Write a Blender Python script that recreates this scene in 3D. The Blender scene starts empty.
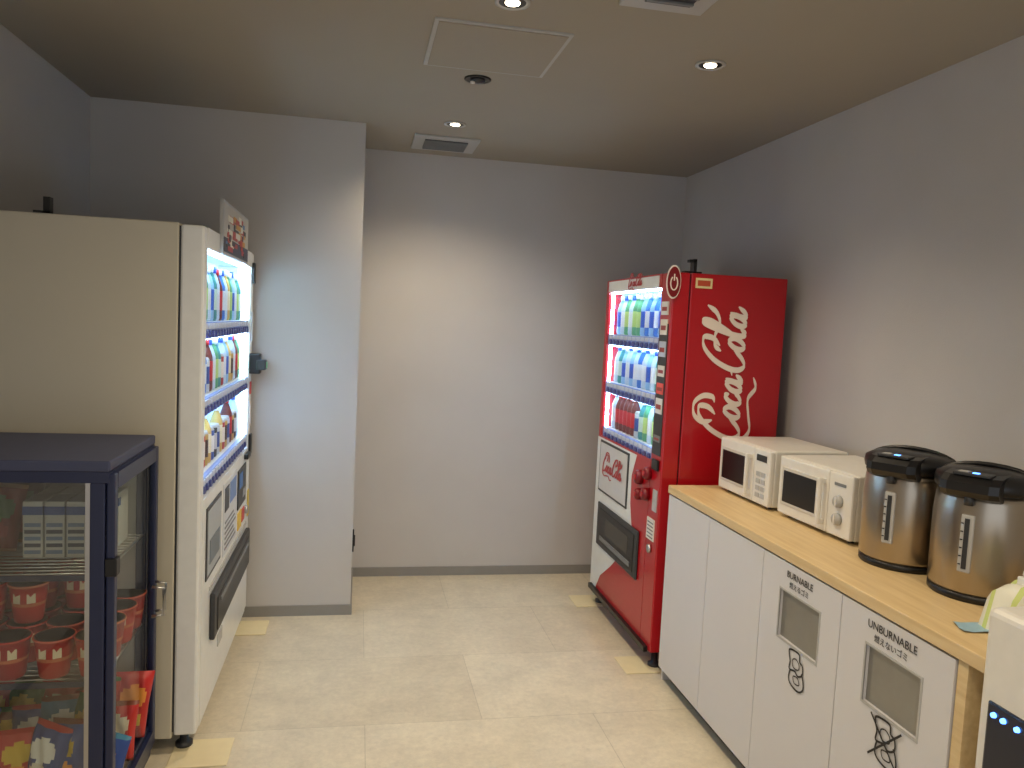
import bpy, bmesh, math, random
from mathutils import Vector, Matrix
random.seed(7)
S=bpy.context.scene
try:
    S.view_settings.view_transform='Standard'
    S.view_settings.look='None'
except Exception: pass

# ------------------------------------------------------------------ materials
def lin(c):
    return tuple(((x/255)/12.92 if x/255<=.04045 else ((x/255+.055)/1.055)**2.4) for x in c)
def mat(name,rgb,rough=.5,metal=0,noise=0,nscale=20,bump=0,bscale=200,emis=0,spec=.5,stretch=None,coat=0,linear=False):
    m=bpy.data.materials.new(name); m.use_nodes=True
    nt=m.node_tree; b=nt.nodes['Principled BSDF']
    c=rgb if linear else lin(rgb)
    b.inputs['Base Color'].default_value=(*c,1)
    b.inputs['Roughness'].default_value=rough
    b.inputs['Metallic'].default_value=metal
    b.inputs['Specular IOR Level'].default_value=spec
    b.inputs['Coat Weight'].default_value=coat
    tc=nt.nodes.new('ShaderNodeTexCoord'); mp=nt.nodes.new('ShaderNodeMapping')
    nt.links.new(tc.outputs['Object'],mp.inputs['Vector'])
    if stretch: mp.inputs['Scale'].default_value=stretch
    nz=nt.nodes.new('ShaderNodeTexNoise'); nz.inputs['Scale'].default_value=nscale; nz.inputs['Detail'].default_value=5
    nt.links.new(mp.outputs[0],nz.inputs['Vector'])
    k=noise if noise else .03
    cr=nt.nodes.new('ShaderNodeValToRGB')
    cr.color_ramp.elements[0].position=.3; cr.color_ramp.elements[1].position=.7
    cr.color_ramp.elements[0].color=(*[x*(1-k) for x in c],1)
    cr.color_ramp.elements[1].color=(*[min(1,x*(1+k)) for x in c],1)
    nt.links.new(nz.outputs['Fac'],cr.inputs['Fac']); nt.links.new(cr.outputs[0],b.inputs['Base Color'])
    if bump:
        n2=nt.nodes.new('ShaderNodeTexNoise'); n2.inputs['Scale'].default_value=bscale
        nt.links.new(mp.outputs[0],n2.inputs['Vector'])
        bp=nt.nodes.new('ShaderNodeBump'); bp.inputs['Strength'].default_value=bump; bp.inputs['Distance'].default_value=.002
        nt.links.new(n2.outputs['Fac'],bp.inputs['Height']); nt.links.new(bp.outputs[0],b.inputs['Normal'])
    if emis:
        b.inputs['Emission Color'].default_value=(*c,1); b.inputs['Emission Strength'].default_value=emis
    return m
def glassmat(name,tint=(1,1,1),r=.05):
    m=bpy.data.materials.new(name); m.use_nodes=True; nt=m.node_tree
    for n in list(nt.nodes): nt.nodes.remove(n)
    o=nt.nodes.new('ShaderNodeOutputMaterial'); t=nt.nodes.new('ShaderNodeBsdfTransparent'); g=nt.nodes.new('ShaderNodeBsdfGlossy')
    t.inputs[0].default_value=(*tint,1); g.inputs['Roughness'].default_value=.02
    mx=nt.nodes.new('ShaderNodeMixShader'); mx.inputs[0].default_value=r
    nt.links.new(t.outputs[0],mx.inputs[1]); nt.links.new(g.outputs[0],mx.inputs[2]); nt.links.new(mx.outputs[0],o.inputs[0])
    return m

M={}
M['wall']=mat('wallpaper',(194,191,188),.85,noise=.025,nscale=3,bump=.35,bscale=350)
M['ceil']=mat('ceiling_paint',(162,155,142),.9,noise=.02,nscale=2,bump=.2,bscale=300)
M['base']=mat('baseboard_vinyl',(140,138,134),.5)
M['white']=mat('white_plastic',(225,223,216),.35)
M['cream']=mat('cream_enamel',(196,190,172),.4,noise=.02,nscale=3)
M['vwhite']=mat('vending_white',(226,228,226),.28)
M['black']=mat('black_plastic',(16,16,18),.35)
M['dgrey']=mat('dark_grey_plastic',(48,50,54),.4)
M['grey']=mat('grey_plastic',(120,122,124),.45)
M['lgrey']=mat('light_grey',(178,178,176),.45)
M['red']=mat('red_enamel',(176,8,24),.28,noise=.03,nscale=3,coat=.3)
M['red2']=mat('deep_red',(120,8,20),.35)
M['logo']=mat('logo_white',(238,226,214),.5)
M['steel']=mat('brushed_steel',(172,162,148),.28,metal=1,noise=.06,nscale=12,stretch=(1,1,.05))
M['steel2']=mat('satin_steel',(190,190,190),.35,metal=1)
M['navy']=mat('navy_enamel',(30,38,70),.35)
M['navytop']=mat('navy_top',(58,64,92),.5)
M['cab']=mat('cabinet_laminate',(212,211,213),.45,noise=.015,nscale=3)
M['gap']=mat('shadow_gap',(60,56,52),.8)
M['ink']=mat('black_ink',(35,32,32),.6)
M['pad']=mat('floor_pad_beige',(226,214,176),.55)
M['glass']=glassmat('clear_glass')
M['glass2']=glassmat('fridge_glass',(.9,.92,.9),.09)
M['mirrorpl']=mat('satin_flap',(150,148,142),.3,metal=.6)
M['panelE']=mat('display_backlight',(0.36,0.66,1.0),.5,emis=1.25,linear=True)
M['tube']=mat('led_strip',(0.52,0.78,1.0),.5,emis=30,linear=True)
M['lampE']=mat('lamp_lens',(1,.86,.62),.5,emis=14,linear=True)
M['blueE']=mat('blue_indicator',(.1,.3,1),.5,emis=5,linear=True)
M['screen']=mat('lcd_dark',(22,26,44),.15)
M['btn']=mat('blue_button',(44,56,136),.4)
M['price']=mat('price_label',(206,214,232),.5)
def C(r,g,b):
    k='c%d_%d_%d'%(r,g,b)
    if k not in M: M[k]=mat('colour_'+k,(r,g,b),.45)
    return k

def wood():
    m=bpy.data.materials.new('light_oak'); m.use_nodes=True; nt=m.node_tree; b=nt.nodes['Principled BSDF']
    tc=nt.nodes.new('ShaderNodeTexCoord'); mp=nt.nodes.new('ShaderNodeMapping'); mp.inputs['Scale'].default_value=(18,1.2,18)
    nz=nt.nodes.new('ShaderNodeTexNoise'); nz.inputs['Scale'].default_value=3; nz.inputs['Detail'].default_value=8
    cr=nt.nodes.new('ShaderNodeValToRGB')
    cr.color_ramp.elements[0].position=.3; cr.color_ramp.elements[0].color=(*lin((206,178,130)),1)
    cr.color_ramp.elements[1].position=.75; cr.color_ramp.elements[1].color=(*lin((226,202,156)),1)
    nt.links.new(tc.outputs['Object'],mp.inputs[0]); nt.links.new(mp.outputs[0],nz.inputs['Vector'])
    nt.links.new(nz.outputs['Fac'],cr.inputs[0]); nt.links.new(cr.outputs[0],b.inputs['Base Color'])
    b.inputs['Roughness'].default_value=.42
    return m
M['wood']=wood()
def floormat():
    m=bpy.data.materials.new('stone_floor_tile'); m.use_nodes=True; nt=m.node_tree; b=nt.nodes['Principled BSDF']
    tc=nt.nodes.new('ShaderNodeTexCoord'); mp=nt.nodes.new('ShaderNodeMapping'); mp.inputs['Location'].default_value=(-.07,-.54,0)
    br=nt.nodes.new('ShaderNodeTexBrick'); br.offset=.5; br.inputs['Scale'].default_value=1
    br.inputs['Brick Width'].default_value=.915; br.inputs['Row Height'].default_value=.6; br.inputs['Mortar Size'].default_value=.0015
    br.inputs['Color1'].default_value=(*lin((220,210,190)),1); br.inputs['Color2'].default_value=(*lin((209,198,177)),1)
    br.inputs['Mortar'].default_value=(*lin((190,181,162)),1)
    nt.links.new(tc.outputs['Object'],mp.inputs[0]); nt.links.new(mp.outputs[0],br.inputs['Vector'])
    prev=br.outputs['Color']
    for sc,lo,hi,dt in ((4,.82,1.08,12),(38,.88,1.05,6)):
        n1=nt.nodes.new('ShaderNodeTexNoise'); n1.inputs['Scale'].default_value=sc; n1.inputs['Detail'].default_value=dt; n1.inputs['Roughness'].default_value=.75
        nt.links.new(tc.outputs['Object'],n1.inputs['Vector'])
        cr=nt.nodes.new('ShaderNodeValToRGB'); cr.color_ramp.elements[0].position=.32; cr.color_ramp.elements[0].color=(lo,lo,lo*.99,1)
        cr.color_ramp.elements[1].position=.68; cr.color_ramp.elements[1].color=(hi,hi,hi*.98,1)
        nt.links.new(n1.outputs['Fac'],cr.inputs[0])
        mx=nt.nodes.new('ShaderNodeMixRGB'); mx.blend_type='MULTIPLY'; mx.inputs[0].default_value=1
        nt.links.new(prev,mx.inputs[1]); nt.links.new(cr.outputs[0],mx.inputs[2]); prev=mx.outputs[0]
    nt.links.new(prev,b.inputs['Base Color'])
    b.inputs['Roughness'].default_value=.36
    return m
M['floor']=floormat()

# ------------------------------------------------------------------ mesh builder
class MB:
    def __init__(s): s.v=[]; s.f=[]; s.mi=[]; s.sm=[]; s.mats=[]; s.rib=0
    def m(s,k):
        if k not in s.mats: s.mats.append(k)
        return s.mats.index(k)
    def add(s,vs,fs,k,smooth=False):
        o=len(s.v); s.v+= [tuple(x) for x in vs]; i=s.m(k)
        for f in fs: s.f.append([o+a for a in f]); s.mi.append(i); s.sm.append(smooth)
    def box(s,x0,x1,y0,y1,z0,z1,k,bev=0,seg=2,T=None):
        x0,x1=min(x0,x1),max(x0,x1)
        bm=bmesh.new(); bmesh.ops.create_cube(bm,size=1)
        for v in bm.verts: v.co=Vector((x0+(x1-x0)*(v.co.x+.5),y0+(y1-y0)*(v.co.y+.5),z0+(z1-z0)*(v.co.z+.5)))
        if bev: bmesh.ops.bevel(bm,geom=bm.edges[:],offset=bev,segments=seg,affect='EDGES',profile=.5)
        bm.verts.index_update()
        vs=[(T@v.co if T else v.co) for v in bm.verts]
        s.add(vs,[[v.index for v in f.verts] for f in bm.faces],k); bm.free()
    def lathe(s,prof,o,k,seg=16,ax='z',sx=1,sy=1,T=None,smooth=True,ks=None):
        vs=[]
        for r,h in prof:
            for i in range(seg):
                a=2*math.pi*i/seg; p=Vector((r*math.cos(a)*sx,r*math.sin(a)*sy,h))
                if ax=='x': p=Vector((p.z,p.x,p.y))
                if ax=='y': p=Vector((p.x,p.z,p.y))
                p=p+Vector(o)
                if T: p=T@p
                vs.append(p)
        n=len(prof); base=len(s.v); s.v+=[tuple(v) for v in vs]
        for j in range(n-1):
            kk=ks[j] if ks else k; mi=s.m(kk)
            for i in range(seg):
                s.f.append([base+j*seg+i,base+j*seg+(i+1)%seg,base+(j+1)*seg+(i+1)%seg,base+(j+1)*seg+i]); s.mi.append(mi); s.sm.append(smooth)
        for j,kk in ((0,(ks[0] if ks else k)),(n-1,(ks[-1] if ks else k))):
            if prof[j][0]>1e-5:
                s.f.append([base+j*seg+i for i in range(seg)]); s.mi.append(s.m(kk)); s.sm.append(False)
    def prism(s,pts,axis,a,b,k,T=None):
        def P(p,c):
            if axis=='x': q=Vector((c,p[0],p[1]))
            elif axis=='y': q=Vector((p[0],c,p[1]))
            else: q=Vector((p[0],p[1],c))
            return T@q if T else q
        n=len(pts); vs=[P(p,a) for p in pts]+[P(p,b) for p in pts]
        fs=[list(range(n)),list(range(n,2*n))[::-1]]+[[i,(i+1)%n,n+(i+1)%n,n+i] for i in range(n)]
        s.add(vs,fs,k)
    def tube(s,path,r,k,seg=8):
        n=len(path); vs=[]; P=[Vector(p) for p in path]
        for i,p in enumerate(P):
            t=(P[min(i+1,n-1)]-P[max(i-1,0)]).normalized()
            a=t.cross(Vector((0,0,1)))
            if a.length<.1: a=t.cross(Vector((1,0,0)))
            a.normalize(); b=t.cross(a)
            for j in range(seg):
                th=2*math.pi*j/seg; vs.append(p+a*r*math.cos(th)+b*r*math.sin(th))
        fs=[[i*seg+j,i*seg+(j+1)%seg,(i+1)*seg+(j+1)%seg,(i+1)*seg+j] for i in range(n-1) for j in range(seg)]
        fs+=[list(range(seg)),[(n-1)*seg+j for j in range(seg)]]
        s.add(vs,fs,k,True)
    def ribbon(s,pts,w,org,U,V,k,cal=True,closed=False):
        P=[Vector(p) for p in pts]; n=len(P); out=[]
        def g(i): return P[i%n] if closed else P[max(0,min(n-1,i))]
        rng=range(n if closed else n-1)
        for i in rng:
            for t in range(6):
                t/=6
                p0,p1,p2,p3=g(i-1),g(i),g(i+1),g(i+2)
                out.append(.5*((2*p1)+(-p0+p2)*t+(2*p0-5*p1+4*p2-p3)*t*t+(-p0+3*p1-3*p2+p3)*t**3))
        out.append(P[0].copy() if closed else P[-1].copy())
        m=len(out); vs=[]
        U=Vector(U);V=Vector(V);N=U.cross(V); s.rib+=1
        org=Vector(org)+N*(.00025*(s.rib%20))
        for i,p in enumerate(out):
            if closed: t=out[(i+1)%(m-1)]-out[(i-1)%(m-1)] 
            else: t=out[min(i+1,m-1)]-out[max(i-1,0)]
            t=t.normalized() if t.length>1e-9 else Vector((1,0))
            nn=Vector((-t.y,t.x))
            ww=w*(.35+.75*abs(t.y)) if cal else w
            if cal and not closed: ww*=min(1,.25+min(i,m-1-i)/5)
            for sg in (1,-1):
                q=p+nn*ww*.5*sg; vs.append(org+U*q.x+V*q.y+N*(i*2e-6))
        s.add(vs,[[2*i,2*i+1,2*i+3,2*i+2] for i in range(m-1)],k)
    def obj(s,name,parent=None,fixn=True):
        me=bpy.data.meshes.new(name); me.from_pydata(s.v,[],s.f)
        for k in s.mats: me.materials.append(M[k])
        for i,p in enumerate(me.polygons): p.material_index=s.mi[i]; p.use_smooth=s.sm[i]
        if fixn:
            bm=bmesh.new(); bm.from_mesh(me); bmesh.ops.recalc_face_normals(bm,faces=bm.faces[:]); bm.to_mesh(me); bm.free()
        me.update()
        o=bpy.data.objects.new(name,me); S.collection.objects.link(o)
        if parent: o.parent=parent
        return o
def empty(name):
    e=bpy.data.objects.new(name,None); e.empty_display_size=.05; S.collection.objects.link(e); return e
def text(body,name,org,U,V,size,k,parent,align='CENTER'):
    c=bpy.data.curves.new(name,'FONT'); c.body=body; c.size=size; c.align_x=align; c.materials.append(M[k]); c.extrude=.0002
    o=bpy.data.objects.new(name,c); S.collection.objects.link(o)
    U=Vector(U);V=Vector(V);N=U.cross(V)
    m=Matrix((U,V,N)).transposed().to_4x4(); m.translation=Vector(org); o.matrix_world=m
    o.parent=parent; return o

# ------------------------------------------------------------------ room
XR,YB,CZ,YP,XL=1.984,4.70,2.533,4.088,-1.276
YF=-1.6
def room(name,*a):
    b=MB(); b.box(*a); return b.obj(name)
room('floor',XL-.1,XR+.1,YF-.1,YB+.1,-.1,0,'floor')
room('ceiling',XL-.1,XR+.1,YF-.1,YB+.1,CZ,CZ+.1,'ceil')
room('wall_right',XR,XR+.1,YF-.1,YB+.1,0,CZ,'wall')
room('wall_left',XL-.1,XL,YF-.1,YB+.1,0,CZ,'wall')
room('wall_back',0,XR,YB,YB+.1,0,CZ,'wall')
room('wall_back_alcove',XL,0,YP,YB+.1,0,CZ,'wall')
room('baseboard_back',0.008,XR,YB-.008,YB,0,.055,'base')
room('baseboard_alcove',XL,0.008,YP-.008,YP,0,.055,'base')
room('baseboard_side',0,.008,YP,YB,0,.055,'base')
room('baseboard_right',XR-.008,XR,YF,YB-.008,0,.055,'base')
room('baseboard_left',XL,XL+.008,YF,YP-.008,0,.055,'base')

# ------------------------------------------------------------------ ceiling items
def downlight(name,x,y,dark=False):
    b=MB(); r=.046
    b.lathe([(r+.008,0),(r+.008,-.005),(r,-.006),(r-.006,-.002)],(x,y,CZ),'black' if dark else 'lgrey',28)
    b.lathe([(r-.004,-.003),(r-.012,-.001)],(x,y,CZ),'black',28)
    if dark:
        b.lathe([(.03,0),(.03,-.012),(.0,-.016)],(x,y,CZ),'dgrey',20)
        b.lathe([(.01,-.012),(.01,-.019),(0,-.02)],(x-.02,y,CZ),'white',12)
    else: b.lathe([(.024,0),(.022,-.006),(0,-.008)],(x,y,CZ),'lampE',20)
    return b.obj(name)
DL=[(.42,2.40),(1.21,2.72),(.43,3.93)]
REAR_FILL=[(.42,.9),(-.6,.9),(1.3,.9),(.42,-.7)]  # unseen downlights added behind the camera as fill
for i,(x,y) in enumerate(DL+REAR_FILL): downlight('ceiling_downlight',x,y)  # visible downlights, then fixtures for the added fill
downlight('ceiling_sensor',.43,3.18,True)
b=MB(); b.box(.205,.665,2.59,3.06,CZ-.006,CZ,'lgrey'); b.box(.219,.651,2.604,3.046,CZ-.009,CZ-.005,'ceil')
b.obj('ceiling_access_panel')
def vent(name,x0,x1,y0,y1):
    b=MB(); b.box(x0,x1,y0,y1,CZ-.012,CZ,'lgrey',.004)
    ix0,ix1,iy0,iy1=x0+.06,x1-.06,y0+.06,y1-.06
    b.box(ix0,ix1,iy0,iy1,CZ-.016,CZ-.01,'dgrey')
    n=9
    for i in range(n):
        y=iy0+(iy1-iy0)*(i+.5)/n; b.box(ix0,ix1,y-.006,y+.006,CZ-.022,CZ-.014,'grey')
    b.obj(name)
vent('ceiling_vent',.25,.60,4.20,4.53)
vent('ceiling_vent.001',.72,.98,1.75,2.30)

# ------------------------------------------------------------------ script lettering
LOGO=[
 ([(2.0,2.0),(2.45,2.55),(2.35,3.2),(1.6,3.15),(.85,2.4),(.4,1.3),(.45,.5),(.95,.1),(1.5,.35),(2.0,.95)],0),
 ([(1.5,2.2),(1.2,2.9),(1.6,3.55),(2.5,3.6),(3.2,3.0),(3.3,2.3),(2.9,2.1)],0),
 ([(.42,.6),(.55,-.15),(1.4,-.65),(2.6,-.5),(3.8,-.4),(4.8,-.9),(5.6,-.7)],0),
 ([(2.5,1.35),(2.15,.95),(2.1,.45),(2.4,.18),(2.75,.5),(2.85,1.0)],1),
 ([(2.8,1.1),(3.1,1.0)],0),
 ([(3.85,1.05),(3.65,1.35),(3.3,1.05),(3.15,.55),(3.4,.18),(3.8,.35),(4.1,.7)],0),
 ([(4.65,1.35),(4.25,1.0),(4.15,.5),(4.4,.18),(4.75,.5),(4.85,1.0)],1),
 ([(4.98,1.4),(4.85,.7),(4.95,.2),(5.2,.3),(5.45,.65)],0),
 ([(5.3,.95),(5.8,1.05)],0),
 ([(7.35,2.0),(7.8,2.55),(7.7,3.2),(6.95,3.15),(6.2,2.4),(5.8,1.3),(5.85,.5),(6.3,.1),(6.85,.35),(7.35,.95)],0),
 ([(6.95,1.9),(7.3,2.35),(8.1,2.4),(9.0,2.1),(9.8,2.4),(10.2,3.1)],0),
 ([(7.85,1.35),(7.5,.95),(7.45,.45),(7.75,.18),(8.1,.5),(8.2,1.0)],1),
 ([(8.2,.75),(8.65,1.6),(9.05,2.7),(9.0,3.3),(8.75,3.2),(8.55,2.2),(8.45,1.0),(8.55,.3),(8.8,.2),(9.05,.55)],0),
 ([(9.75,1.35),(9.35,1.0),(9.25,.5),(9.5,.18),(9.85,.5),(9.95,1.0)],1),
 ([(10.08,1.4),(9.95,.7),(10.05,.2),(10.35,.3),(10.7,.8)],0),
]
def logo(b,org,U,V,length,k,w=.5,tall=1.0):
    s=length/11.0
    for pts,cl in LOGO:
        b.ribbon([((x+.22*y)*s,y*s*tall) for x,y in pts],w*s,org,U,V,k,True,bool(cl))

# ------------------------------------------------------------------ drinks
def drink(b,x,y,z,kind,body,label,cap,h):
    if kind=='can':
        r=.0265; b.lathe([(r*.85,0),(r,.008),(r,h*.25),(r,h*.75),(r,h-.012),(r*.8,h)],(x,y,z),body,12,ks=[body,body,label,body,'lgrey','lgrey'])
    else:
        r=.0265; b.lathe([(r*.85,0),(r,.01),(r,h*.2),(r,h*.58),(r*.96,h*.66),(r*.62,h*.80),(r*.36,h*.88),(r*.44,h*.885),(r*.44,h)],(x,y,z),body,12,ks=[body,body,label,body,body,body,cap,cap,cap])
def display(parent,n,fx,y0,y1,ztop,strips,rows,zbot):
    b=MB(); D=.16; bx=fx-n*D
    b.box(bx,bx-n*.01,y0-.02,y1+.02,zbot-.02,ztop+.02,'panelE')
    b.obj('backlight',parent)
    b=MB()
    b.box(fx-n*.01,bx,y0-.015,y0-.005,zbot,ztop,'vwhite'); b.box(fx-n*.01,bx,y1+.005,y1+.015,zbot,ztop,'vwhite')
    b.box(fx-n*.01,bx,y0,y1,ztop+.001,ztop+.01,'vwhite'); b.box(fx-n*.01,bx,y0,y1,zbot-.01,zbot-.001,'vwhite')
    b.obj('display_lining',parent)
    b=MB()
    for (ya,yb) in ((y0,y0+.008),(y1-.008,y1)): b.box(fx-n*.02,fx-n*.035,ya,yb,zbot,ztop,'tube')
    b.box(fx-n*.02,fx-n*.035,y0+.012,y1-.012,ztop-.008,ztop,'tube')
    for zs in strips[:-1]: b.box(fx-n*.034,fx-n*.04,y0+.012,y1-.012,zs-.036,zs-.031,'tube')
    b.obj('led_strips',parent)
    b=MB()
    for zs,row in zip(strips,rows):
        cnt=row['n']; dy=(y1-y0-.04)/cnt
        b.box(fx-n*.03,bx,y0,y1,zs+.022,zs+.03,'vwhite')
        b.box(fx-n*.012,fx-n*.03,y0,y1,zs-.03,zs+.03,C(128,152,212))
        for i in range(cnt):
            y=y0+.02+dy*(i+.5)
            b.box(fx-n*.008,fx-n*.013,y-dy*.38,y+dy*.38,zs+.006,zs+.026,'price')
            b.lathe([(.014,0),(.013,n*.008)],(fx-n*.012,y,zs-.012),'btn',12,'x',sx=1.3)
            pal=row['pal'][(row['seq'][i%len(row['seq'])])]
            hh=row['h']*random.uniform(.94,1.0)
            drink(b,fx-n*.068,y,zs+.031,pal[3],pal[0],pal[1],pal[2],hh*(.66 if pal[3]=='can' else 1))
    b.obj('drinks_and_buttons',parent)
    b=MB(); b.box(fx-n*.001,fx-n*.003,y0,y1,zbot,ztop,'glass'); b.obj('window_glass',parent)

W=C(235,240,245); BL=C(40,90,200)
PAL=[
 (C(150,200,240),C(36,90,200),W,'b'),
 (C(200,222,240),C(230,238,245),BL,'b'),
 (C(90,170,120),C(190,222,130),W,'b'),
 (C(50,120,210),C(225,235,245),W,'b'),
 (C(110,40,30),C(205,24,34),C(205,24,34),'b'),
 (C(60,150,150),C(210,236,225),W,'b'),
 (C(214,178,96),C(240,232,200),W,'b'),
 (C(40,38,44),C(200,200,206),W,'can'),
 (C(196,158,80),C(70,46,34),W,'can'),
 (C(180,44,44),C(240,230,220),W,'can'),
 (C(200,206,212),C(50,80,160),W,'can'),
 (C(60,90,170),C(235,235,235),W,'can'),
]
def row(n,h,seq): return dict(n=n,h=h,seq=seq,pal=PAL)

# ---- red machine (right)
vm=empty('vending_machine')
fx=1.355; y0,y1=3.285,4.237; H=1.83; xb=1.908
wy0,wy1,wz0,wz1=3.42,4.195,.965,1.765
b=MB(); T=fx+.08
b.box(fx,T,y0,wy0,.09,H,'red',.006)
b.box(fx,T,wy1,y1,.09,H,'red',.006)
b.box(fx,T,wy0-.001,wy1+.001,wz1,H,'red')
b.box(fx,T,wy0-.001,wy1+.001,.09,wz0,'red')
b.box(T-.001,fx+.0855,y0+.008,y0+.03,.09,H-.005,'black')
b.obj('door',vm)
display(vm,-1,fx,wy0,wy1,wz1,[1.505,1.24,.985],[row(12,.222,[3,0,3,0,3,0,2,2,1,2,1,0]),row(12,.208,[2,5,1,0,1,3,1,0,1,0,5,1]),row(12,.208,[5,2,1,2,5,10,4,4,4,4,4,1])],.965)
b=MB(); cx=fx+.085
b.box(cx,xb,y0,y0+.03,.07,H,'red',.004); b.box(cx,xb,y1-.03,y1,.07,H,'red',.004)
b.box(cx,xb,y0+.03,y1-.03,H-.03,H-.001,'red'); b.box(cx,xb,y0+.03,y1-.03,.07,.12,'red2'); b.box(xb-.02,xb-.001,y0+.03,y1-.03,.12,H-.03,'red2')
b.box(cx,cx+.3,y0+.03,y1-.03,.12,wz0-.03,'red2')
for xx in (fx+.05,xb-.06):
    for yy in (y0+.06,y1-.06): b.lathe([(.03,0),(.03,.012),(.015,.014),(.015,.09)],(xx,yy,.006),'dgrey',14)
b.obj('cabinet',vm)
b=MB(); e=.0015
b.prism([(4.232,.955),(3.60,.955),(3.66,.84),(3.655,.70),(3.62,.60),(3.70,.45),(3.90,.30),(4.06,.20),(4.14,.10),(4.232,.10)],'x',fx-e,fx,'vwhite')
b.box(fx-.006,fx,3.70,4.17,.66,.945,'dgrey',.002); b.box(fx-.008,fx-.004,3.715,4.155,.672,.933,C(205,205,205))
logo(b,(fx-.009,4.11,.78),(0,-1,0),(0,0,1),.34,'red',.5)
b.box(fx-.012,fx,3.50,4.14,.36,.60,'dgrey',.006); b.box(fx-.015,fx-.008,3.54,4.10,.385,.575,'black',.004)
b.box(fx-.019,fx-.012,3.58,4.06,.40,.425,'grey',.002)
b.box(fx-.016,fx-.010,3.62,3.98,.45,.54,C(70,66,60),.002)
b.box(fx-.003,fx,y0+.02,wy0-.015,1.0,1.60,'dgrey')
for z,h,k in ((1.64,.06,'white'),(1.55,.07,C(230,225,210)),(1.45,.07,C(190,200,215)),(1.36,.05,'white'),(1.28,.05,C(230,90,80)),(1.19,.07,C(225,225,225)),(1.06,.03,'grey')):
    b.box(fx-.006,fx,y0+.03,y0+.105,z,z+h,k); b.box(fx-.007,fx,y0+.04,y0+.095,z+h*.3,z+h*.6,C(150,60,60))
b.box(fx-.012,fx,3.31,3.38,.93,.98,'black',.003)
for (yy,zz,r) in ((3.53,.86,.035),(3.42,.90,.03),(3.52,.78,.028),(3.43,.80,.03)):
    b.lathe([(r,0),(r,-.02),(r*.8,-.03),(r*.5,-.032)],(fx,yy,zz),'red2',18,'x'); b.lathe([(r*.45,-.03),(r*.4,-.036)],(fx,yy,zz),'red',14,'x')
b.box(fx-.004,fx,3.32,3.41,.60,.70,'white'); b.box(fx-.004,fx,3.31,3.36,.74,.84,'lgrey')
for i in range(5): b.box(fx-.005,fx,3.33,3.40,.61+.017*i,.616+.017*i,'grey')
b.lathe([(.02,0),(.02,-.012),(.012,-.014)],(fx,3.36,.56),'steel2',14,'x')
b.box(fx-.02,fx,y0+.03,y1-.03,.085,.11,'black')
b.box(fx-.003,fx,3.45,4.19,1.768,1.822,'vwhite'); logo(b,(fx-.004,3.86,1.783),(0,-1,0),(0,0,1),.2,'red',.6)
b.obj('front_details',vm)
b=MB()
logo(b,(1.725,y0-.002,1.06),(0,0,1),(-1,0,0),.64,'logo',.40,1.12)
b.box(1.46,1.54,y0-.002,y0,1.765,1.81,C(230,215,160)); b.box(1.47,1.53,y0-.003,y0-.001,1.775,1.80,C(190,80,50))
b.obj('side_logo',vm)
b=MB(); qx,qz=1.352,1.785
b.lathe([(.074,0),(.074,.008)],(qx,y0-.014,qz),'logo',32,'y',sx=.45); b.lathe([(.067,-.002),(.067,0)],(qx,y0-.014,qz),'red2',32,'y',sx=.45)
ring=[(.016*math.cos(a),.030*math.sin(a)) for a in [math.radians(q) for q in range(120,421,30)]]
b.ribbon(ring,.006,(qx,y0-.017,qz-.005),(1,0,0),(0,0,1),'logo',False)
b.ribbon([(0,.010),(0,.040)],.006,(qx,y0-.017,qz-.005),(1,0,0),(0,0,1),'logo',False)
b.box(1.42,1.50,y0+.03,y0+.07,H-.001,H+.01,'black'); b.box(1.46,1.475,y0+.03,y0+.07,H,H+.065,'black'); b.box(1.44,1.475,y0+.03,y0+.06,H+.05,H+.062,'black')
b.obj('sign_and_bracket',vm)

# ---- white machine (left)
vl=empty('vending_machine.001')
fx=-.519; y0,y1=2.80,4.047; H=1.85; xb=-1.245
wy0,wy1,wz0,wz1=2.865,3.985,.895,1.775
b=MB(); T=fx-.075
b.box(T,fx,y0,wy0,.07,H-.005,'vwhite',.008); b.box(T,fx,wy1,y1,.07,H-.005,'vwhite',.008)
b.box(T,fx,wy0-.001,wy1+.001,wz1,H-.005,'vwhite'); b.box(T,fx,wy0-.001,wy1+.001,.07,wz0,'vwhite')
b.box(T-.006,T+.001,y0+.008,y0+.03,.08,H-.01,'dgrey')
b.obj('door',vl)
b=MB(); cx=T-.006
b.box(xb,cx,y0,y0+.03,.06,H,'cream',.004); b.box(xb,cx,y1-.03,y1,.06,H,'cream',.004)
b.box(xb,cx,y0+.03,y1-.03,H-.03,H-.001,'cream'); b.box(xb,cx,y0+.03,y1-.03,.06,.10,'dgrey'); b.box(xb+.001,xb+.02,y0+.03,y1-.03,.1,H-.03,'cream')
for xx in (fx-.05,xb+.06):
    for yy in (y0+.06,y1-.06): b.lathe([(.03,0),(.03,.012),(.015,.014),(.015,.08)],(xx,yy,.006),'dgrey',14)
b.box(-1.02,-1.0,y0+.02,y0+.05,H-.001,H+.055,'black'); b.box(-1.05,-1.0,y0+.02,y0+.05,H-.001,H+.01,'black')
b.obj('cabinet',vl)
display(vl,1,fx,wy0,wy1,wz1,[1.49,1.215,.93],[row(17,.22,[0,1,6,2,1,0,5,1,4,3,1,6,2,0,1,2,5]),row(17,.208,[1,9,6,3,10,4,1,2,5,9,1,0,6,8,1,4,2]),row(17,.208,[8,7,10,9,8,6,11,7,10,6,9,8,10,4,8,7,1])],.895)
b=MB()
b.box(fx,fx+.004,2.92,3.22,.58,.85,'dgrey',.001); b.box(fx+.003,fx+.006,2.935,3.205,.595,.835,C(170,176,180)); b.box(fx+.005,fx+.008,2.97,3.17,.63,.72,C(110,120,128))
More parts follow.
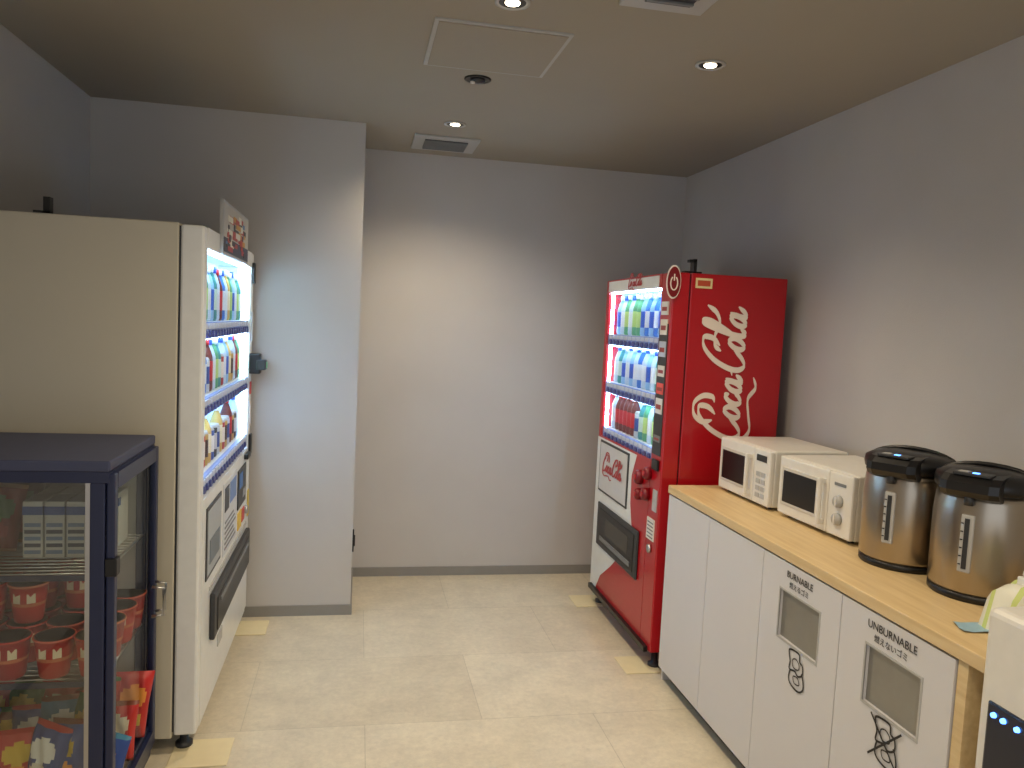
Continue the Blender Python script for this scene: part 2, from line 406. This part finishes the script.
b.box(fx,fx+.004,3.28,3.62,.56,.86,C(206,210,216),.001); b.box(fx+.003,fx+.006,3.43,3.59,.75,.84,C(110,140,195)); b.box(fx+.003,fx+.006,3.30,3.40,.74,.84,C(60,64,72))
for i in range(6): b.box(fx+.003,fx+.006,3.31,3.59-.03*(i%3),.58+.022*i,.588+.022*i,'grey')
b.box(fx,fx+.005,3.66,3.90,.66,.84,'black',.001); b.box(fx+.004,fx+.007,3.69,3.78,.75,.82,C(70,120,190)); b.box(fx+.004,fx+.007,3.80,3.87,.69,.73,'steel2')
b.box(fx,fx+.004,3.68,3.78,.56,.64,C(225,190,70)); b.box(fx,fx+.004,3.80,3.88,.57,.63,C(200,70,60))
b.box(fx,fx+.02,3.02,3.97,.32,.50,'dgrey',.006); b.box(fx+.015,fx+.024,3.07,3.92,.34,.47,'black',.004); b.box(fx+.02,fx+.03,3.12,3.87,.44,.455,'grey',.002)
b.box(fx,fx+.004,3.0,3.96,.52,.535,'lgrey'); b.box(fx,fx+.004,3.2,3.3,.22,.27,'lgrey')
b.box(fx,fx+.02,3.85,3.95,.86,.885,'black',.003)
b.box(fx,fx+.012,3.99,4.04,1.70,1.80,'black',.003); b.box(fx,fx+.012,3.99,4.04,.86,.96,'black',.003)
b.box(fx,fx+.004,3.99,4.035,1.0,1.12,C(210,200,190)); b.box(fx,fx+.004,3.99,4.035,.55,.68,C(215,190,90)); b.box(fx,fx+.004,3.99,4.035,1.16,1.22,C(190,60,50)); b.box(fx,fx+.004,3.99,4.035,1.42,1.56,C(200,206,210))
b.box(fx-.01,fx+.05,3.985,4.04,1.26,1.36,'black',.008); b.box(fx+.03,fx+.075,3.98,4.045,1.28,1.33,'dgrey',.006); b.box(fx+.073,fx+.078,3.995,4.03,1.29,1.32,C(120,190,150))
b.lathe([(.02,0),(.02,.012),(.012,.014)],(fx,3.93,.60),'steel2',14,'x')
b.obj('front_details',vl)
b=MB()
px=fx+.012
b.box(px-.012,px,3.09,3.74,1.775,1.975,'lgrey'); b.box(px,px+.001,3.10,3.73,1.785,1.965,C(190,186,176)); b.box(px,px+.0012,3.10,3.73,1.785,1.84,C(50,54,70))
for i in range(46):
    yy=random.uniform(3.11,3.60); zz=random.uniform(1.79,1.93); b.box(px+.0005,px+.0015+i*3e-5,yy,yy+random.uniform(.03,.12),zz,zz+random.uniform(.008,.03),random.choice([C(180,60,50),C(180,60,50),C(230,226,210),C(90,130,180),C(200,150,70),C(40,42,50)]))
b.obj('header_poster',vl)

for (x,y,w) in ((1.33,4.20,.17),(1.33,3.36,.17),(-.50,3.93,.20),(-.50,2.80,.20)):
    b=MB(); b.box(x-w/2,x+w/2,y-.09,y+.09,0,.006,'pad',.003); b.obj('floor_pad')

b=MB(); b.box(0,.008,4.10,4.12,.33,.45,'black',.003); b.box(.006,.014,4.105,4.115,.36,.42,'black',.003); b.obj('door_latch')

# ------------------------------------------------------------------ counter
ct=empty('storage_counter')
KX=1.364; KZ=.89; ya,yb=1.42,3.215
b=MB(); b.box(KX,XR-.002,ya,yb,KZ-.035,KZ,'wood',.003); b.box(KX+.01,XR-.002,1.475,1.505,0.0,KZ-.035,'wood'); b.obj('worktop',ct)
b=MB()
b.box(KX+.03,XR-.004,1.505,yb-.01,.07,KZ-.035,'gap'); b.box(KX+.06,XR-.02,1.505,yb-.02,0,.07,'gap')
b.box(KX+.025,XR-.003,yb-.012,yb,0.0,KZ-.036,'cab')
b.obj('carcass',ct)
b=MB(); edges=[3.213,2.80,2.38,1.94,1.508]; dz0,dz1=.065,.848
wins={2:(2.04,2.26),3:(1.61,1.82)}
for i in range(4):
    a,c=edges[i+1]+.002,edges[i]-.002; X0,X1=KX+.006,KX+.026
    if i in wins:
        p,q=wins[i]; zl,zh=.60,.755
        b.box(X0,X1,a,p,dz0,dz1,'cab'); b.box(X0,X1,q,c,dz0,dz1,'cab'); b.box(X0,X1,p,q,dz0,zl,'cab'); b.box(X0,X1,p,q,zh,dz1,'cab')
        t=.006
        b.box(X0-.002,X0+.002,p-t,p,zl-t,zh+t,'lgrey'); b.box(X0-.002,X0+.002,q,q+t,zl-t,zh+t,'lgrey'); b.box(X0-.002,X0+.002,p,q,zh,zh+t,'lgrey'); b.box(X0-.002,X0+.002,p,q,zl-t,zl,'lgrey')
        b.box(X0+.010,X0+.015,p,q,zl,zh,'mirrorpl')
    else: b.box(X0,X1,a,c,dz0,dz1,'cab',.001)
b.obj('doors',ct)
U=(0,-1,0);V=(0,0,1); tx=KX+.004
text('BURNABLE','label_text_a',(tx,2.155,.805),U,V,.030,'ink',ct); text('燃えるゴミ','label_text_b',(tx,2.155,.776),U,V,.022,'ink',ct)
text('UNBURNABLE','label_text_c',(tx,1.725,.805),U,V,.030,'ink',ct); text('燃えないゴミ','label_text_d',(tx,1.725,.776),U,V,.022,'ink',ct)
b=MB()
def R(pts,o,cl=False,w=.006): b.ribbon(pts,w,o,U,V,'ink',False,cl)
def icon(o):
    R([(-.04,.055),(-.037,.072),(.012,.076),(.02,.054),(.036,.046),(.038,.02),(.016,.006),(-.004,.014),(-.034,.01),(-.032,.035)],o,True)
    R([(-.028,.012),(-.034,-.02),(-.016,-.036),(.024,-.04),(.048,-.022),(.044,.006),(.034,.022)],o)
    R([(-.018,.045),(.0,.054),(.018,.044),(.016,.026),(-.012,.024)],o,True,.004)
    R([(-.008,-.004),(.016,.0),(.026,-.018),(.0,-.022)],o,True,.004)
icon((tx,2.14,.515)); icon((tx,1.715,.515))
o=(tx,1.715,.50)
R([(-.06,.088),(.06,-.025)],o); R([(-.06,-.025),(.06,.088)],o)
b.obj('door_icons',ct)

# ------------------------------------------------------------------ microwaves
def microwave(name,loc,rot,w,d,h,style):
    T=Matrix.Translation(loc)@Matrix.Rotation(rot,4,'Z')
    e=empty(name)
    b=MB()
    b.box(.02,d,0,w,.012,h,'white',.006,T=T)
    b.box(0,.022,w*.30,w,.014,h-.002,'white',.006,T=T)
    b.box(0,.022,0,w*.295,.014,h-.002,'white',.006,T=T)
    b.box(-.003,.002,w*.42,w*.95,.05,h-.04,C(206,202,192),.002,T=T)
    b.box(-.005,.0,w*.45,w*.92,.062,h-.052,'black',.002,T=T)
    b.box(-.028,-.012,w*.325,w*.365,.035,h-.03,'white',.006,T=T)
    b.box(-.015,.004,w*.33,w*.36,.04,.055,'white',T=T); b.box(-.015,.004,w*.33,w*.36,h-.05,h-.035,'white',T=T)
    for i in range(6): b.box(.1+.02*i,.11+.02*i,-.001,.001,h*.6,h*.85,'grey',T=T)
    if style:
        for zz in (.075,.135): 
            b.lathe([(.021,0),(.019,-.014),(.0,-.015)],(0,w*.15,zz),'lgrey',20,'x',T=T); b.box(-.018,-.013,w*.15-.003,w*.15+.003,zz-.016,zz+.016,'white',T=T)
        b.box(-.002,.001,w*.08,w*.22,h-.045,h-.035,'grey',T=T)
    else:
        b.box(-.002,.001,w*.06,w*.24,h-.05,h-.025,'dgrey',T=T)
        for r in range(4):
            for c_ in range(2): b.box(-.003,.001,w*(.07+.09*c_),w*(.14+.09*c_),.04+.028*r,.058+.028*r,'lgrey',T=T)
    for xx in (.04,d-.04):
        for yy in (.04,w-.04): b.lathe([(.012,0),(.012,.014)],(xx,yy,0),'dgrey',12,T=T)
    b.obj('body',e)
    return e
microwave('microwave_oven',(1.572,2.735,KZ),0.03,.40,.34,.235,0)
microwave('microwave_oven.001',(1.605,2.265,KZ),0.05,.42,.33,.232,1)

# ------------------------------------------------------------------ hot water pots
def pot(name,loc,rot):
    T=Matrix.Translation(loc)@Matrix.Rotation(rot,4,'Z')
    e=empty(name); b=MB()
    b.lathe([(.118,0),(.122,.004),(.122,.018),(.116,.02)],(0,0,0),'black',40,T=T)
    b.lathe([(.118,.018),(.123,.03),(.123,.22),(.119,.27),(.112,.292)],(0,0,0),'steel',48,T=T)
    b.lathe([(.113,.288),(.124,.295),(.127,.31),(.124,.328),(.10,.342),(.05,.35),(0,.351)],(0,0,0),'black',48,T=T)
    P=[(-.06,.345),(-.13,.338),(-.155,.322),(-.158,.300),(-.145,.285),(-.118,.275),(-.06,.285)]
    n=len(P)
    fs=[list(range(n)),list(range(3*n,4*n))]
    for j in range(3):
        for i in range(n): fs.append([j*n+i,j*n+(i+1)%n,(j+1)*n+(i+1)%n,(j+1)*n+i])
    vs2=[]
    for y,sh in ((-.07,.014),(-.05,0),(.05,0),(.07,.014)):
        for (x,z) in P: vs2.append(T@Vector((x+sh,y,z)))
    b.add(vs2,fs,'black',False)
    b.lathe([(.012,.262),(.012,.29)],(-.132,0,0),'dgrey',14,T=T)
    b.box(-.135,-.085,-.045,.045,.3385,.346,'dgrey',.002,T=T); b.box(-.125,-.112,-.015,.0,.345,.3475,'blueE',T=T)
    b.box(-.122,-.10,.012,.035,.345,.348,'lgrey',T=T)
    b.box(-.1275,-.118,-.016,.016,.08,.235,'lgrey',.003,T=T); b.box(-.129,-.126,-.006,.006,.09,.225,'dgrey',T=T)
    for i in range(6): b.box(-.1295,-.127,.008,.014,.1+.022*i,.103+.022*i,'ink',T=T)
    hp=[(0.03,.128*math.cos(a),.31+.045*math.sin(a)) for a in [math.pi*i/12 for i in range(13)]]
    b.tube([T@Vector(p) for p in hp],.007,'black')
    for sg in (-1,1): b.lathe([(.014,-.006),(.014,.008)],(.03,sg*.128,.31),'black',14,'y',T=T)
    b.obj('body',e); return e
pot('hot_water_pot',(1.668,2.092,KZ),.55)
pot('hot_water_pot.001',(1.695,1.82,KZ),.55)

# ------------------------------------------------------------------ water dispenser
wd=empty('water_dispenser')
b=MB(); x0,x1,y0_,y1_=1.345,1.72,1.085,1.412
b.box(x0,x1,y0_,y1_,.03,1.015,'white',.018,3)
b.box(x0-.004,x0+.01,y0_+.03,y1_-.03,.40,.82,'screen',.006)
b.box(x0-.006,x0,y0_+.05,y1_-.05,.02,.36,'vwhite',.004)
for yy,zz in ((1.36,.795),(1.335,.795),(1.30,.795),(1.26,.795)): b.lathe([(.006,0),(.005,-.006)],(x0-.004,yy,zz),'blueE',14,'x')
b.box(x0-.05,x0,y0_+.08,y1_-.08,.42,.44,'lgrey',.004); b.lathe([(.012,0),(.012,.05)],(x0-.025,1.245,.66),'steel2',14)
b.box(x0-.04,x0,1.225,1.265,.69,.72,'dgrey',.004)
for xx in (x0+.04,x1-.04):
    for yy in (y0_+.04,y1_-.04): b.lathe([(.018,0),(.018,.035)],(xx,yy,0),'black',14)
b.obj('body',wd)

b=MB(); n=10; vs=[]
ox,oy=1.60,1.548; kk=C(228,228,212)
for i in range(n+1):
    for j in range(n+1):
        u,v=i/n*2-1,j/n*2-1; p=(max(0,(1-u**4))*max(0,(1-v**4)))**.5
        vs.append((ox+u*.10,oy+v*.06,KZ+.002+p*(.118+.012*math.sin(7*u+3*v))))
F=[[i*(n+1)+j,(i+1)*(n+1)+j,(i+1)*(n+1)+j+1,i*(n+1)+j+1] for i in range(n) for j in range(n)]
b.add(vs,[f for q,f in enumerate(F) if q%n not in (2,7)],kk,True)
b.add(vs,[f for q,f in enumerate(F) if q%n in (2,7)],C(200,214,130),True)
b.add([(ox+x,oy+y,KZ+.001) for x,y in ((-.1,-.06),(.1,-.06),(.1,.06),(-.1,.06))],[[0,1,2,3]],kk)
b.box(ox-.03,ox+.03,oy-.02,oy+.02,KZ+.112,KZ+.134,'vwhite',.004)
b.ribbon([(-.01,0),(0,.015),(.015,.028),(.03,.025)],.05,(ox,oy,KZ+.128),(1,0,0),(0,.3,1),'vwhite',False)
b.obj('wet_wipes_pack')
b=MB(); vs=[]
for i in range(n+1):
    for j in range(n+1):
        u,v=i/n,j/n; vs.append((1.43+u*.11+.02*v,1.56+v*.06-.02*u,KZ+.0015+.004*abs(math.sin(5*u+2)*math.cos(4*v))))
b.add(vs,F,C(150,185,205),True)
b.obj('cleaning_cloth')

# ------------------------------------------------------------------ display fridge
fr=empty('display_refrigerator')
X0,X1,Y0,Y1,HT=-1.235,-.645,2.24,2.72,1.147
b=MB()
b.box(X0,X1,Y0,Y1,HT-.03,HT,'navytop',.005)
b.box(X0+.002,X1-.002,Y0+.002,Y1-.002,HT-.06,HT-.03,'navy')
b.box(X0,X1-.002,Y0,Y1,.05,.17,'navy',.004)
for (a,c) in ((X0,X0+.045),(X1-.05,X1-.012)):
    for (p,q) in ((Y0,Y0+.03),(Y1-.03,Y1)): b.box(a,c,p,q,.17,HT-.06,'navy',.003)
b.box(X1-.062,X1-.05,Y0+.004,Y0+.02,.17,HT-.06,'steel2')
b.box(X0+.045,X1-.05,Y1-.02,Y1-.005,.17,HT-.06,C(190,188,182))
b.box(X0,X0+.01,Y0+.03,Y1-.03,.17,HT-.06,C(190,190,190))
for yy in (Y0+.05,Y1-.05):
    for xx in (X0+.05,X1-.06): b.lathe([(.02,0),(.02,.055)],(xx,yy,0),'black',12)
b.obj('frame',fr)
b=MB()
d0,d1=X1-.010,X1+.012
b.box(d0,d1,Y0+.005,Y0+.035,.10,HT-.035,'navy',.004); b.box(d0,d1,Y1-.035,Y1-.005,.10,HT-.035,'navy',.004)
b.box(d0,d1,Y0+.035,Y1-.035,HT-.08,HT-.035,'navy'); b.box(d0,d1,Y0+.035,Y1-.035,.10,.15,'navy')
b.tube([(d1,Y1-.07,.66),(d1+.035,Y1-.07,.655),(d1+.035,Y1-.07,.565),(d1,Y1-.07,.56)],.006,'steel2')
b.tube([(d1,Y1-.02,.66),(d1+.03,Y1-.02,.655),(d1+.03,Y1-.02,.565),(d1,Y1-.02,.56)],.005,'steel2')
b.box(d0,d1+.008,Y0-.004,Y0+.03,.83,.88,'black',.003)
b.obj('door_frame',fr)
b=MB(); b.box(d0+.006,d0+.010,Y0+.035,Y1-.035,.15,HT-.08,'glass2'); b.box(X0+.045,X1-.05,Y0+.012,Y0+.016,.17,HT-.06,'glass2'); b.obj('glass_panes',fr)
b=MB()
shelves=[.17,.52,.82]
for z in shelves[1:]:
    for i in range(15):
        yy=Y0+.03+(Y1-Y0-.06)*i/14; b.tube([(X0+.03,yy,z),(X1-.03,yy,z)],.0025,'steel2',6)
    for xx in (X0+.03,X1-.03): b.tube([(xx,Y0+.03,z),(xx,Y1-.03,z)],.004,'steel2',6)
    b.box(X0+.03,X1-.05,Y0+.022,Y0+.026,z-.008,z+.008,'navy')
b.obj('shelves',fr)
b=MB()
def cup(x,y,z,k,lid):
    b.lathe([(.036,0),(.038,.004),(.044,.05),(.0455,.06),(.047,.075),(.05,.106),(.054,.108),(.054,.114)],(x,y,z),k,22,ks=[k,k,C(214,120,80),k,k,lid,lid,lid]); b.lathe([(.051,.114),(.046,.112),(0,.113)],(x,y,z),lid,22,ks=[C(236,200,170),lid,lid])
    # printed emblem on the cup front
    for a in (-1.9,-1.1):
        cx_,cy_=x+.0475*math.cos(a),y+.0475*math.sin(a); tx_,ty_=-math.sin(a),math.cos(a)
        b.add([(cx_+tx_*q*.011,cy_+ty_*q*.011,z+h_) for q,h_ in ((-1,.062),(1,.062),(1,.09),(-1,.09))],[[0,1,2,3]],C(238,222,190))
for lv,zz in ((0,.523),(1,.523+.117)):
    for i in range(5):
        for j in range(4):
            if lv==1 and (j==0 or (j==1 and i>2) or i==4): continue
            cup(X0+.10+i*.107+random.uniform(-.003,.003),Y0+.09+j*.112,zz,random.choice([C(192,36,30),C(200,50,36),C(170,26,26)]),random.choice([C(210,100,80),C(190,56,44),C(216,130,100)]))
b.obj('noodle_cups',fr)
b=MB()
for i in range(4):
    for j in range(2): 
        x=X0+.30+i*.058; y=Y0+.2+j*.11
        b.box(x,x+.053,y,y+.1,.824,.99,C(206,206,200),.002)
        b.box(x-.0005,x+.0535,y-.001,y+.02,.95,.975,C(60,90,150))
        for q in range(5): b.box(x+.005,x+.048,y-.0012,y+.02,.835+.02*q,.846+.02*q,C(70,76,90) if q%2 else C(120,140,170))
b.obj('snack_cartons',fr)
b=MB()
def bag(x,y,z,w,h,ks,rz,tilt,roll=0):
    T=Matrix.Translation((x,y,z))@Matrix.Rotation(rz,4,'Z')@Matrix.Rotation(tilt,4,'X')@Matrix.Rotation(roll,4,'Y')
    n=18; ph=random.uniform(0,6)
    for sg in (1,-1):
        vs=[]
        for i in range(n+1):
            for j in range(n+1):
                u,v=i/n*2-1,j/n*2-1; p=(max(0,1-u**4)*max(0,1-v**4))**.6
                vs.append(T@Vector((u*w/2*(1-.06*(1-abs(v))),sg*p*(.03+.004*math.sin(8*u+5*v+ph)),(v+1)*h/2)))
        fs=[[i*(n+1)+j,(i+1)*(n+1)+j,(i+1)*(n+1)+j+1,i*(n+1)+j+1] for i in range(n) for j in range(n)]
        grp={}
        for q,f in enumerate(fs):
            i,j=q//n,q%n; r=((i-8.5)/6.5)**2+((j-11)/3.2)**2; r2=((i-8.5)/5)**2+((j-5)/2.6)**2
            key=ks[1] if r<1 else (ks[3] if r2<1 else (ks[2] if j in (0,17) else ks[0]))
            grp.setdefault(key,[]).append(f)
        for key,ff in grp.items(): b.add(vs,ff,key,True)
cols=[C(54,110,60),C(184,40,36),C(40,70,140),C(180,34,30),C(60,120,150),C(120,60,40)]
lt=[C(226,220,200),C(214,180,60),C(230,150,60),C(236,236,230)]
for r in range(3):
    for i in range(7):
        bag(X0+.09+i*.075,Y0+.085+r*.13,.185,.12,random.uniform(.16,.21),[random.choice(cols),random.choice(lt),random.choice(cols),random.choice(lt)],random.uniform(-.5,.5),-.15,random.uniform(-.2,.2))
for i in range(4):
    bag(X0+.10+i*.045,Y0+.085+i*.09,.826,.13,.2,[random.choice([C(60,36,34),C(120,40,40)]),C(70,110,80),C(180,140,110),C(150,60,56)],.3,-.15,random.uniform(-.2,.2))
b.obj('snack_bags',fr)

# ------------------------------------------------------------------ lights
def spot(x,y,e,col=(1,.82,.58),size=160,blend=1):
    l=bpy.data.lights.new('downlight_lamp','SPOT'); l.energy=e; l.color=col; l.spot_size=math.radians(size); l.spot_blend=blend; l.shadow_soft_size=.045
    o=bpy.data.objects.new('downlight_lamp',l); o.location=(x,y,CZ-.03); S.collection.objects.link(o)
spot(*DL[0],72,size=140); spot(*DL[1],22,size=120); spot(*DL[2],60,size=140)
for (x,y),e in zip(REAR_FILL,(48,16,16,42)): spot(x,y,e)  # added fill light from the unseen rear downlights
w=bpy.data.worlds.new('world'); S.world=w; w.use_nodes=True; w.node_tree.nodes['Background'].inputs[0].default_value=(.9,.94,1,1); w.node_tree.nodes['Background'].inputs[1].default_value=1.0

# ------------------------------------------------------------------ camera
f,yaw,pitch,roll,h=781.65,.1955,.0778,.0488,1.5699
fwd=Vector((math.sin(yaw)*math.cos(pitch),math.cos(yaw)*math.cos(pitch),-math.sin(pitch)))
rt=Vector((math.cos(yaw),-math.sin(yaw),0)); up=rt.cross(fwd)
c,s=math.cos(roll),math.sin(roll)
rt,up=c*rt+s*up,-s*rt+c*up
cam=bpy.data.cameras.new('camera'); cam.sensor_width=36; cam.lens=36*f/1024; cam.clip_start=.01
co=bpy.data.objects.new('camera',cam); S.collection.objects.link(co)
m=Matrix((rt,up,-fwd)).transposed().to_4x4(); m.translation=(0,0,h); co.matrix_world=m
S.camera=co
